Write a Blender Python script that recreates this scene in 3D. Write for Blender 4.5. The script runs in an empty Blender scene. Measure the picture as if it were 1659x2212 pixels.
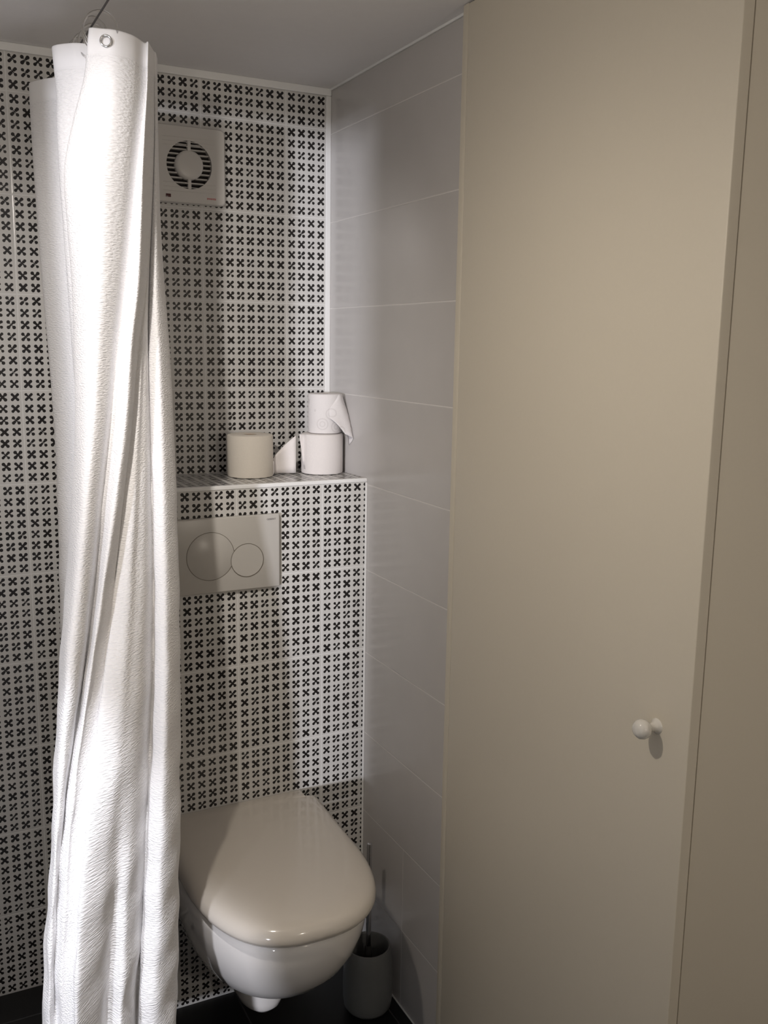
import bpy, bmesh, math, random
from mathutils import Vector, Matrix

C = bpy.context.scene.collection
scene = bpy.context.scene
PI = math.pi

# ---------------------------------------------------------------- camera
cam_d = bpy.data.cameras.new('camera')
cam = bpy.data.objects.new('camera', cam_d)
C.objects.link(cam)
RIGHT = Vector((0.892941, -0.449926, 0.014926))
UP = Vector((0.065464, 0.162585, 0.984520))
FWD = Vector((0.445388, 0.878142, -0.174633))
m = Matrix((RIGHT, UP, -FWD)).transposed().to_4x4()
m.translation = Vector((-0.9409, -2.1626, 1.5099))
cam.matrix_world = m
cam_d.sensor_fit = 'VERTICAL'
cam_d.sensor_height = 24.0
cam_d.lens = 2054.06 / 2212 * 24.0
cam_d.clip_start = 0.02
scene.camera = cam

# ---------------------------------------------------------------- world, exposure
w = bpy.data.worlds.new('world')
scene.world = w
w.use_nodes = True
w.node_tree.nodes['Background'].inputs['Color'].default_value = (0.75, 0.85, 1.0, 1)
w.node_tree.nodes['Background'].inputs['Strength'].default_value = 0.25
scene.view_settings.view_transform = 'Standard'
scene.view_settings.look = 'None'
scene.view_settings.exposure = 0.26
scene.view_settings.gamma = 1.0
scene.view_settings.use_curve_mapping = False

# ---------------------------------------------------------------- light
def spot(name, loc, target, power, color, angle, blend, radius):
    d = bpy.data.lights.new(name, 'SPOT')
    d.energy = power
    d.color = color
    d.spot_size = math.radians(angle)
    d.spot_blend = blend
    d.shadow_soft_size = radius
    o = bpy.data.objects.new(name, d)
    C.objects.link(o)
    o.location = loc
    o.rotation_euler = (Vector(target) - Vector(loc)).to_track_quat('-Z', 'Y').to_euler()
    return o

WARM = (1.0, 0.895, 0.775)
LAMP_AND_FILL_POS = [(-0.95, -1.20, 1.93), (-0.15, -3.00, 1.45)]  # pendant lamp, then the added fill light behind the camera
def point(name, loc, power, color, radius):
    d = bpy.data.lights.new(name, 'POINT')
    d.energy = power
    d.color = color
    d.shadow_soft_size = radius
    o = bpy.data.objects.new(name, d)
    C.objects.link(o)
    o.location = loc
    return o
point('lamp_and_fill_light', LAMP_AND_FILL_POS[0], 4.5, WARM, 0.02)
spot('lamp_and_fill_light', LAMP_AND_FILL_POS[0], (-0.58, -0.55, 1.62), 18, (1.0, 0.95, 0.92), 58, 0.9, 0.02)  # added spot that brightens the upper curtain
spot('lamp_and_fill_light', LAMP_AND_FILL_POS[0], (-0.06, -0.90, 0.80), 12.5, WARM, 112, 1.0, 0.02)  # added spot that brightens the cupboard door and lid
spot('lamp_and_fill_light', LAMP_AND_FILL_POS[0], (-0.745, -0.67, 0.42), 75, (0.92, 0.93, 1.0), 25, 1.0, 0.02)  # added cool spot that brightens the lower curtain
point('lamp_and_fill_light', LAMP_AND_FILL_POS[1], 8.6, WARM, 0.03)  # added frontal fill light, no known source there
sun_d = bpy.data.lights.new('sun', 'SUN')
sun_d.energy = 1.25
sun_d.color = (0.90, 0.91, 1.0)
sun_d.angle = math.radians(2.5)
sun = bpy.data.objects.new('sun', sun_d)
C.objects.link(sun)
sun.location = (-3, -4, 2.4)
sun.rotation_euler = Vector((0.672, 0.74, -0.015)).to_track_quat('-Z', 'Y').to_euler()

# ---------------------------------------------------------------- node helpers
def new_mat(name):
    mt = bpy.data.materials.new(name)
    mt.use_nodes = True
    nt = mt.node_tree
    return mt, nt, nt.nodes['Principled BSDF']

def math_node(nt, op, a, b=None, c=None):
    n = nt.nodes.new('ShaderNodeMath')
    n.operation = op
    for i, v in enumerate((a, b, c)):
        if v is None:
            continue
        if isinstance(v, (int, float)):
            n.inputs[i].default_value = v
        else:
            nt.links.new(v, n.inputs[i])
    return n.outputs[0]

def mix_rgb(nt, fac, a, b):
    n = nt.nodes.new('ShaderNodeMix')
    n.data_type = 'RGBA'
    if isinstance(fac, (int, float)):
        n.inputs[0].default_value = fac
    else:
        nt.links.new(fac, n.inputs[0])
    for sock, v in ((n.inputs[6], a), (n.inputs[7], b)):
        if isinstance(v, tuple):
            sock.default_value = v if len(v) == 4 else v + (1,)
        else:
            nt.links.new(v, sock)
    return n.outputs[2]

def simple(name, col, rough=0.5, metal=0.0, noise=0.0, bump=0.0, scale=60.0, coat=0.0, spec=0.5):
    mt, nt, b = new_mat(name)
    b.inputs['Base Color'].default_value = col + (1,)
    b.inputs['Roughness'].default_value = rough
    b.inputs['Metallic'].default_value = metal
    b.inputs['Coat Weight'].default_value = coat
    b.inputs['Specular IOR Level'].default_value = spec
    tc = nt.nodes.new('ShaderNodeTexCoord')
    nz = nt.nodes.new('ShaderNodeTexNoise')
    nz.inputs['Scale'].default_value = scale
    nz.inputs['Detail'].default_value = 4
    nt.links.new(tc.outputs['Object'], nz.inputs['Vector'])
    if noise:
        lo = tuple(c * (1 - noise) for c in col)
        hi = tuple(min(1, c * (1 + noise)) for c in col)
        nt.links.new(mix_rgb(nt, nz.outputs['Fac'], lo, hi), b.inputs['Base Color'])
    if bump:
        bp = nt.nodes.new('ShaderNodeBump')
        bp.inputs['Strength'].default_value = bump
        bp.inputs['Distance'].default_value = 0.001
        nt.links.new(nz.outputs['Fac'], bp.inputs['Height'])
        nt.links.new(bp.outputs[0], b.inputs['Normal'])
    return mt

TILE = 0.2
def pattern_tile(name, axis_u, axis_v, off_u, off_v, sign=1):
    """white glazed tile printed with 8 x 8 small dotted crosses"""
    mt, nt, bsdf = new_mat(name)
    tc = nt.nodes.new('ShaderNodeTexCoord')
    sp = nt.nodes.new('ShaderNodeSeparateXYZ')
    nt.links.new(tc.outputs['Object'], sp.inputs[0])
    M = lambda op, a, b=None, c=None: math_node(nt, op, a, b, c)
    P = TILE / 8.12
    MG = 0.06 * P
    def split(sock, off):
        s = M('DIVIDE', M('SUBTRACT', sock, off), TILE)
        tile_id = M('FLOOR', s)
        t = M('MULTIPLY', M('FRACT', s), TILE)
        c = M('DIVIDE', M('SUBTRACT', t, MG), P)
        cid = M('FLOOR', c)
        a = M('SUBTRACT', M('FRACT', c), 0.5)
        edge = M('MINIMUM', t, M('SUBTRACT', TILE, t))
        return tile_id, cid, a, edge
    tu, cu, a, eu = split(sp.outputs[axis_u], off_u)
    tv, cv, b, ev = split(sp.outputs[axis_v], off_v)
    cmb = nt.nodes.new('ShaderNodeCombineXYZ')
    nt.links.new(M('ADD', M('MULTIPLY', tu, 8.0), cu), cmb.inputs[0])
    nt.links.new(M('ADD', M('MULTIPLY', tv, 8.0), cv), cmb.inputs[1])
    wn = nt.nodes.new('ShaderNodeTexWhiteNoise')
    wn.noise_dimensions = '2D'
    nt.links.new(cmb.outputs[0], wn.inputs['Vector'])
    rs = nt.nodes.new('ShaderNodeSeparateColor')
    nt.links.new(wn.outputs['Color'], rs.inputs[0])
    r1, r2, r3 = rs.outputs[0], rs.outputs[1], rs.outputs[2]
    aa = M('ABSOLUTE', a)
    ab = M('ABSOLUTE', b)
    da = M('SUBTRACT', aa, 0.222)
    db = M('SUBTRACT', ab, 0.222)
    dist = M('SQRT', M('ADD', M('MULTIPLY', da, da), M('MULTIPLY', db, db)))
    dot = M('LESS_THAN', dist, M('ADD', 0.118, M('MULTIPLY', r1, 0.034)))
    bar_d = M('ABSOLUTE', M('SUBTRACT', aa, ab))
    main = M('GREATER_THAN', M('MULTIPLY', M('MULTIPLY', a, b), sign), 0.0)
    w_main = M('ADD', 0.10, M('MULTIPLY', r2, 0.07))
    w_sec = M('ADD', 0.02, M('MULTIPLY', r3, 0.14))
    wd = M('ADD', M('MULTIPLY', main, w_main), M('MULTIPLY', M('SUBTRACT', 1.0, main), w_sec))
    bar = M('MULTIPLY', M('LESS_THAN', bar_d, wd), M('LESS_THAN', M('MAXIMUM', aa, ab), 0.24))
    ink = M('MAXIMUM', dot, bar)
    grout = M('LESS_THAN', M('MINIMUM', eu, ev), 0.0013)
    ink = M('MULTIPLY', ink, M('SUBTRACT', 1.0, grout))
    nz = nt.nodes.new('ShaderNodeTexNoise')
    nz.inputs['Scale'].default_value = 25
    nt.links.new(tc.outputs['Object'], nz.inputs['Vector'])
    base = mix_rgb(nt, nz.outputs['Fac'], (0.60, 0.59, 0.57), (0.65, 0.64, 0.62))
    base = mix_rgb(nt, grout, base, (0.72, 0.715, 0.70))
    colr = mix_rgb(nt, ink, base, (0.016, 0.014, 0.014))
    nt.links.new(colr, bsdf.inputs['Base Color'])
    nt.links.new(M('ADD', 0.22, M('MULTIPLY', grout, 0.5)), bsdf.inputs['Roughness'])
    bp = nt.nodes.new('ShaderNodeBump')
    bp.inputs['Strength'].default_value = 0.5
    bp.inputs['Distance'].default_value = 0.0008
    nt.links.new(M('MINIMUM', M('DIVIDE', M('MINIMUM', eu, ev), 0.0025), 1.0), bp.inputs['Height'])
    nt.links.new(bp.outputs[0], bsdf.inputs['Normal'])
    return mt

def plain_tile(name, axis_u, axis_v, off_u, off_v, su, sv, col, grout_col, rough, gw, noise=0.03, seam_below=None):
    mt, nt, bsdf = new_mat(name)
    tc = nt.nodes.new('ShaderNodeTexCoord')
    sp = nt.nodes.new('ShaderNodeSeparateXYZ')
    nt.links.new(tc.outputs['Object'], sp.inputs[0])
    M = lambda op, a, b=None, c=None: math_node(nt, op, a, b, c)
    def edge(sock, off, s):
        t = M('MULTIPLY', M('FRACT', M('DIVIDE', M('SUBTRACT', sock, off), s)), s)
        return M('MINIMUM', t, M('SUBTRACT', s, t))
    eu = edge(sp.outputs[axis_u], off_u, su)
    if seam_below is not None:          # upright joints only show in the lowest courses
        eu = M('ADD', eu, M('GREATER_THAN', sp.outputs[axis_v], seam_below))
    e = M('MINIMUM', eu, edge(sp.outputs[axis_v], off_v, sv))
    g = M('LESS_THAN', e, gw)
    nz = nt.nodes.new('ShaderNodeTexNoise')
    nz.inputs['Scale'].default_value = 14
    nt.links.new(tc.outputs['Object'], nz.inputs['Vector'])
    base = mix_rgb(nt, nz.outputs['Fac'], tuple(c * (1 - noise) for c in col), tuple(c * (1 + noise) for c in col))
    nt.links.new(mix_rgb(nt, g, base, grout_col), bsdf.inputs['Base Color'])
    nt.links.new(M('ADD', rough, M('MULTIPLY', g, 0.4)), bsdf.inputs['Roughness'])
    bp = nt.nodes.new('ShaderNodeBump')
    bp.inputs['Strength'].default_value = 0.4
    bp.inputs['Distance'].default_value = 0.0008
    nt.links.new(M('MINIMUM', M('DIVIDE', e, 0.0025), 1.0), bp.inputs['Height'])
    nt.links.new(bp.outputs[0], bsdf.inputs['Normal'])
    return mt

# ---------------------------------------------------------------- mesh helpers
def link(name, bm, mat, parent=None, smooth=True, angle=None):
    me = bpy.data.meshes.new(name)
    bmesh.ops.recalc_face_normals(bm, faces=bm.faces[:])
    bm.to_mesh(me)
    bm.free()
    for mm in (mat if isinstance(mat, (list, tuple)) else [mat]):
        me.materials.append(mm)
    if smooth:
        me.polygons.foreach_set('use_smooth', [True] * len(me.polygons))
        if angle:
            me.set_sharp_from_angle(angle=math.radians(angle))
    o = bpy.data.objects.new(name, me)
    C.objects.link(o)
    if parent:
        o.parent = parent
        o.matrix_parent_inverse = Matrix.Translation(-parent.location)
    return o

def box_bm(x0, x1, y0, y1, z0, z1, bevel=0.0, seg=3, bm=None):
    b = bm or bmesh.new()
    r = bmesh.ops.create_cube(b, size=1.0)
    vs = r['verts']
    for v in vs:
        v.co = Vector(((x0 + x1) / 2 + v.co.x * (x1 - x0), (y0 + y1) / 2 + v.co.y * (y1 - y0), (z0 + z1) / 2 + v.co.z * (z1 - z0)))
    if bevel:
        es = list({e for v in vs for e in v.link_edges})
        bmesh.ops.bevel(b, geom=es, offset=bevel, segments=seg, profile=0.5, affect='EDGES', clamp_overlap=True)
    return b

def lathe_bm(profile, n=48, axis='Z', origin=(0, 0, 0), bm=None, mat_of=None):
    """profile = [(radius, height)], spun about the axis through origin"""
    b = bm or bmesh.new()
    rings = []
    for r, h in profile:
        ring = []
        if r < 1e-6:
            pts = [(0.0, 0.0)]
        else:
            pts = [(r * math.cos(2 * PI * k / n), r * math.sin(2 * PI * k / n)) for k in range(n)]
        for p, q in pts:
            if axis == 'Z':
                co = (p, q, h)
            elif axis == 'Y':
                co = (p, h, q)
            else:
                co = (h, p, q)
            ring.append(b.verts.new(Vector(co) + Vector(origin)))
        rings.append(ring)
    for i in range(len(rings) - 1):
        A, B = rings[i], rings[i + 1]
        for k in range(n):
            k2 = (k + 1) % n
            if len(A) == 1 and len(B) == 1:
                continue
            if len(A) == 1:
                f = b.faces.new((A[0], B[k], B[k2]))
            elif len(B) == 1:
                f = b.faces.new((A[k], A[k2], B[0]))
            else:
                f = b.faces.new((A[k], A[k2], B[k2], B[k]))
            if mat_of:
                f.material_index = mat_of(i)
    return b

def tube_bm(pts, r, n=12, closed=False, bm=None):
    b = bm or bmesh.new()
    pts = [Vector(p) for p in pts]
    N = len(pts)
    rings = []
    ref = None
    for i, p in enumerate(pts):
        if closed:
            t = pts[(i + 1) % N] - pts[i - 1]
        else:
            t = pts[min(i + 1, N - 1)] - pts[max(i - 1, 0)]
        t.normalize()
        if ref is None:
            ref = t.orthogonal().normalized()
        ref = (ref - t * ref.dot(t)).normalized()
        s = t.cross(ref)
        rr = r[i] if isinstance(r, (list, tuple)) else r
        rings.append([b.verts.new(p + (ref * math.cos(2 * PI * k / n) + s * math.sin(2 * PI * k / n)) * rr) for k in range(n)])
    for i in range(N if closed else N - 1):
        A, B = rings[i], rings[(i + 1) % N]
        for k in range(n):
            b.faces.new((A[k], A[(k + 1) % n], B[(k + 1) % n], B[k]))
    if not closed:
        b.faces.new(rings[0][::-1])
        b.faces.new(rings[-1])
    return b

def loft_bm(rings, cap_first=True, cap_last=True, bm=None):
    b = bm or bmesh.new()
    vr = [[b.verts.new(p) for p in ring] for ring in rings]
    n = len(vr[0])
    for i in range(len(vr) - 1):
        for k in range(n):
            b.faces.new((vr[i][k], vr[i][(k + 1) % n], vr[i + 1][(k + 1) % n], vr[i + 1][k]))
    if cap_first:
        b.faces.new(vr[0][::-1])
    if cap_last:
        b.faces.new(vr[-1])
    return b

def disc_bm(cx, cz, y_front, y_back, r_out, r_in=0.0, n=64, bm=None):
    """washer or disc facing -Y"""
    b = bm or bmesh.new()
    prof = []
    if r_in > 0:
        prof = [(r_in, y_back), (r_in, y_front), (r_out, y_front), (r_out, y_back), (r_in, y_back)]
    else:
        prof = [(0, y_front), (r_out * 0.985, y_front), (r_out, y_front + (y_back - y_front) * 0.35), (r_out, y_back)]
    return lathe_bm(prof, n, 'Y', (cx, 0, cz), b)

def thing(name, label, cat, loc=(0, 0, 0), group=None):
    o = bpy.data.objects.new(name, None)
    C.objects.link(o)
    o.location = loc
    o.empty_display_size = 0.05
    o['label'] = label
    o['category'] = cat
    if group:
        o['group'] = group
    return o

def tag(o, label, cat, group=None):
    o['label'] = label
    o['category'] = cat
    if group:
        o['group'] = group
    return o

def struct(name, bm, mat, smooth=False, angle=None):
    o = link(name, bm, mat, None, smooth, angle)
    o['kind'] = 'structure'
    return o

def lettering(body, loc, size, mat, parent, depth=0.0004):
    cu = bpy.data.curves.new('lettering', 'FONT')
    cu.body = body
    cu.size = size
    cu.extrude = depth
    cu.align_x = 'CENTER'
    cu.align_y = 'CENTER'
    tmp = bpy.data.objects.new('lettering_source', cu)
    C.objects.link(tmp)
    dg = bpy.context.evaluated_depsgraph_get()
    me = bpy.data.meshes.new_from_object(tmp.evaluated_get(dg))
    bpy.data.objects.remove(tmp)
    me.materials.clear()
    me.materials.append(mat)
    me.transform(Matrix.Translation(Vector(loc)) @ Matrix.Rotation(PI / 2, 4, 'X'))
    o = bpy.data.objects.new('lettering', me)
    C.objects.link(o)
    o.parent = parent
    o.matrix_parent_inverse = Matrix.Translation(-parent.location)
    return o

# ---------------------------------------------------------------- materials
ZL = 1.1996      # height of a tile joint on the back wall
ZR = 1.1905      # height of a tile joint on the right wall
GX = -0.1118
M_back = pattern_tile('patterned_tile_wall', 0, 2, GX, ZL)
M_boxf = pattern_tile('patterned_tile_box', 0, 2, GX, ZL)
M_boxs = pattern_tile('patterned_tile_box_side', 1, 2, -0.219, ZL)
M_boxt = pattern_tile('patterned_tile_ledge', 0, 1, GX, -0.219)
M_white_tile = plain_tile('white_wall_tile', 1, 2, -0.429, ZR, 0.6, 0.2, (0.52, 0.50, 0.485), (0.66, 0.635, 0.61), 0.22, 0.0011, 0.03, 0.3905)
M_floor = plain_tile('black_floor_tile', 0, 1, -0.031, -0.10, 0.3, 0.6, (0.0035, 0.0035, 0.004), (0.035, 0.035, 0.036), 0.5, 0.0016, 0.1)
M_ceiling = simple('ceiling_paint', (0.86, 0.845, 0.845), 0.9, noise=0.02, bump=0.05)
M_wall_paint = simple('wall_paint', (0.84, 0.82, 0.79), 0.85, noise=0.02)
M_front_paint = simple('front_wall_paint', (0.50, 0.485, 0.46), 0.85, noise=0.02)
M_silicone = simple('white_silicone', (0.84, 0.84, 0.83), 0.45)
M_cream = simple('cream_lacquer', (0.60, 0.55, 0.455), 0.42, noise=0.015, bump=0.06, scale=180)
M_ceramic = simple('white_ceramic', (0.84, 0.815, 0.79), 0.06, noise=0.01, coat=0.4)
M_lid = simple('white_lid_plastic', (0.66, 0.615, 0.555), 0.12, noise=0.01, coat=0.2)
M_plastic = simple('white_plastic', (0.52, 0.50, 0.465), 0.28, noise=0.01)
M_fan = simple('fan_plastic', (0.66, 0.64, 0.61), 0.30, noise=0.01)
M_groove = simple('grey_groove', (0.16, 0.14, 0.11), 0.35)
M_dark = simple('dark_opening', (0.008, 0.005, 0.005), 0.7)
M_red = simple('red_print', (0.55, 0.03, 0.05), 0.5)
M_lens = simple('dark_red_lens', (0.06, 0.004, 0.008), 0.2)
M_grey_print = simple('grey_print', (0.22, 0.20, 0.20), 0.5)
M_knob = simple('white_porcelain', (0.62, 0.60, 0.56), 0.08, noise=0.01, coat=0.4)
M_chrome = simple('chrome', (0.62, 0.62, 0.63), 0.12, metal=1.0)
M_steel = simple('dark_steel', (0.10, 0.09, 0.09), 0.35, metal=0.8)
M_holder = simple('grey_brush_holder', (0.15, 0.155, 0.155), 0.35, noise=0.02)
M_bristle = simple('dark_bristles', (0.02, 0.02, 0.02), 0.8)
M_card = simple('cardboard_core', (0.33, 0.24, 0.16), 0.9, noise=0.05)

def paper_mat(name, col, printed=False):
    mt, nt, b = new_mat(name)
    tc = nt.nodes.new('ShaderNodeTexCoord')
    vz = nt.nodes.new('ShaderNodeTexNoise')
    vz.inputs['Scale'].default_value = 260
    nt.links.new(tc.outputs['Object'], vz.inputs['Vector'])
    base = mix_rgb(nt, vz.outputs['Fac'], tuple(c * 0.97 for c in col), tuple(min(1, c * 1.03) for c in col))
    if printed:
        v = nt.nodes.new('ShaderNodeTexVoronoi')
        v.inputs['Scale'].default_value = 26
        nt.links.new(tc.outputs['Object'], v.inputs['Vector'])
        d = v.outputs['Distance']
        M = lambda op, a, bb=None: math_node(nt, op, a, bb)
        ring = M('LESS_THAN', M('ABSOLUTE', M('SUBTRACT', d, 0.33)), 0.035)
        ring2 = M('LESS_THAN', M('ABSOLUTE', M('SUBTRACT', d, 0.16)), 0.03)
        base = mix_rgb(nt, M('MULTIPLY', M('MAXIMUM', ring, ring2), 0.32), base, (0.50, 0.47, 0.46))
    nt.links.new(base, b.inputs['Base Color'])
    b.inputs['Roughness'].default_value = 0.95
    b.inputs['Specular IOR Level'].default_value = 0.1
    bp = nt.nodes.new('ShaderNodeBump')
    bp.inputs['Strength'].default_value = 0.35
    bp.inputs['Distance'].default_value = 0.001
    nt.links.new(vz.outputs['Fac'], bp.inputs['Height'])
    nt.links.new(bp.outputs[0], b.inputs['Normal'])
    return mt
M_paper = paper_mat('toilet_paper', (0.74, 0.70, 0.68))
M_paper_warm = paper_mat('recycled_toilet_paper', (0.72, 0.67, 0.59))
M_paper_print = paper_mat('printed_toilet_paper', (0.74, 0.71, 0.70), True)

# clear plastic of the curtain rings
M_clear, _nt, _b = new_mat('clear_plastic')
_b.inputs['Base Color'].default_value = (0.93, 0.92, 0.90, 1)
_b.inputs['Roughness'].default_value = 0.04
_b.inputs['Transmission Weight'].default_value = 1.0
_b.inputs['IOR'].default_value = 1.46

# white seersucker cloth (UV: metres along the cloth, height)
M_cloth, nt, b = new_mat('seersucker_cloth')
b.inputs['Base Color'].default_value = (0.92, 0.915, 0.925, 1)
b.inputs['Roughness'].default_value = 0.92
b.inputs['Specular IOR Level'].default_value = 0.15
b.inputs['Sheen Weight'].default_value = 0.1
uv = nt.nodes.new('ShaderNodeTexCoord')
mp = nt.nodes.new('ShaderNodeMapping')
mp.inputs['Scale'].default_value = (150, 420, 1)
nt.links.new(uv.outputs['UV'], mp.inputs['Vector'])
nz = nt.nodes.new('ShaderNodeTexNoise')
nz.noise_dimensions = '2D'
nz.inputs['Scale'].default_value = 1.0
nz.inputs['Detail'].default_value = 2.0
nt.links.new(mp.outputs[0], nz.inputs['Vector'])
sp = nt.nodes.new('ShaderNodeSeparateXYZ')
nt.links.new(uv.outputs['UV'], sp.inputs[0])
hem = math_node(nt, 'LESS_THAN', sp.outputs[1], 1.955)      # the hem band along the top is plain
seam = math_node(nt, 'LESS_THAN', math_node(nt, 'ABSOLUTE', math_node(nt, 'SUBTRACT', sp.outputs[1], 1.957)), 0.0012)
bp = nt.nodes.new('ShaderNodeBump')
bp.inputs['Strength'].default_value = 0.8
bp.inputs['Distance'].default_value = 0.0024
hgt = math_node(nt, 'ADD', math_node(nt, 'MULTIPLY', math_node(nt, 'SUBTRACT', nz.outputs['Fac'], 0.5), hem), 0.5)
hgt = math_node(nt, 'SUBTRACT', hgt, math_node(nt, 'MULTIPLY', seam, 0.4))
nt.links.new(hgt, bp.inputs['Height'])
nt.links.new(bp.outputs[0], b.inputs['Normal'])

# thin cloth lets part of the light through
tl = nt.nodes.new('ShaderNodeBsdfTranslucent')
tl.inputs['Color'].default_value = (0.92, 0.915, 0.925, 1)
nt.links.new(bp.outputs[0], tl.inputs['Normal'])
ms = nt.nodes.new('ShaderNodeMixShader')
ms.inputs[0].default_value = 0.10
nt.links.new(b.outputs[0], ms.inputs[1])
nt.links.new(tl.outputs[0], ms.inputs[2])
nt.links.new(ms.outputs[0], nt.nodes['Material Output'].inputs['Surface'])

# ================================================================ the room
ZC = 2.0912
YS = -0.63        # front of the right tiled wall, where the cupboard starts
YN = -1.272       # near end of the cupboard
XL = -1.55
XR = 0.62
YF = -3.2
struct('floor', box_bm(XL - 0.1, XR + 0.1, YF - 0.1, 0.1, -0.08, 0.0), M_floor)
struct('ceiling', box_bm(XL - 0.1, XR + 0.1, YF - 0.1, 0.1, ZC, ZC + 0.08), M_ceiling)
struct('wall_back', box_bm(XL - 0.1, 0.1, 0.0, 0.1, 0.0, ZC), M_back)
struct('wall_right', box_bm(0.0, 0.1, YS + 0.002, 0.0, 0.0, ZC), M_white_tile)
struct('wall_entry', box_bm(XR, XR + 0.1, YF, YS, 0.0, ZC), M_wall_paint)
struct('wall_front', box_bm(XL, XR + 0.1, YF - 0.1, YF, 0.0, ZC), M_front_paint)
# left wall with an added opening, placed to shape the cool sun beam
WY0, WY1, WZ0, WZ1 = -2.05, -1.16, 0.0, 2.04
wb = bmesh.new()
for (y0, y1, z0, z1) in ((YF, WY0, 0, ZC), (WY1, 0.0, 0, ZC), (WY0, WY1, WZ1, ZC)):
    box_bm(XL - 0.1, XL, y0, y1, z0, z1, bm=wb)
struct('wall_left', wb, M_wall_paint)

# tiled ledge that boxes in the cistern
DB = -0.2188
XB = -0.565
lb = box_bm(XB, 0.0, DB, 0.0, 0.0, ZL + 0.004)
lb.faces.ensure_lookup_table()
for f in lb.faces:
    n = f.normal if f.normal.length else f.normal
lb.normal_update()
for f in lb.faces:
    if f.normal.z > 0.5:
        f.material_index = 1
    elif abs(f.normal.x) > 0.5:
        f.material_index = 2
struct('wall_ledge', lb, [M_boxf, M_boxt, M_boxs])
struct('trim_1', box_bm(XB - 0.002, 0.0, DB - 0.002, DB + 0.008, ZL - 0.003, ZL + 0.006, 0.002), M_silicone)
struct('trim_2', box_bm(XL, 0.0, -0.006, 0.0, ZC - 0.0165, ZC, 0.002), M_silicone)
struct('trim_3', box_bm(-0.004, 0.0, YS + 0.002, 0.0, ZC - 0.005, ZC, 0.001), M_silicone)
struct('trim_4', box_bm(-0.0125, 0.0, -0.004, 0.0, ZL + 0.006, ZC - 0.0165, 0.0015), M_silicone)
struct('trim_5', box_bm(-0.005, 0.0, DB - 0.004, DB, 0.0, ZL - 0.004, 0.0015), M_silicone)
struct('trim_6', box_bm(-0.004, 0.0, YS + 0.002, DB - 0.004, 0.0, 0.003, 0.001), M_silicone)

# ================================================================ built-in cupboard
cup = thing('cupboard', 'tall cream built-in cupboard with one flat door beside the white tiled wall', 'cupboard', (0.3, (YS + YN) / 2, 0))
XF = -0.0245      # front face of the door
XG = -0.0040      # front face of the carcass
cb = bmesh.new()
box_bm(XG, XR - 0.002, YN, YN + 0.018, 0.0, ZC - 0.001, 0.001, 2, cb)
box_bm(XG + 0.006, XR - 0.002, YN + 0.018, YS - 0.001, 0.0, 0.06, 0, 1, cb)
box_bm(XG + 0.006, XR - 0.002, YN + 0.018, YS - 0.001, ZC - 0.02, ZC - 0.001, 0, 1, cb)
box_bm(XR - 0.02, XR - 0.002, YN + 0.018, YS - 0.001, 0.06, ZC - 0.02, 0, 1, cb)
link('carcass', cb, M_cream, cup, True, 40)
link('frame_strip', box_bm(XF + 0.001, XR - 0.1, YS - 0.0175, YS, 0.0, ZC - 0.001, 0.0012), M_cream, cup, True, 40)
door = link('door', box_bm(XF, XG - 0.002, YN - 0.001, YS - 0.0195, 0.004, ZC - 0.003, 0.0015), M_cream, cup, True, 40)
kprof = [(0.0, -0.0385), (0.005, -0.0382), (0.0095, -0.0365), (0.0130, -0.0325), (0.0142, -0.0275), (0.0133, -0.0225),
         (0.0105, -0.0185), (0.0075, -0.0160), (0.0062, -0.0125), (0.0064, -0.0075), (0.0085, -0.0035), (0.0108, -0.0015), (0.0112, 0.0)]
knob = link('knob', lathe_bm(kprof, 40, 'X', (XF, -1.212, 0.987)), M_knob, door)
knob['label'] = 'white porcelain knob'

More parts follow.
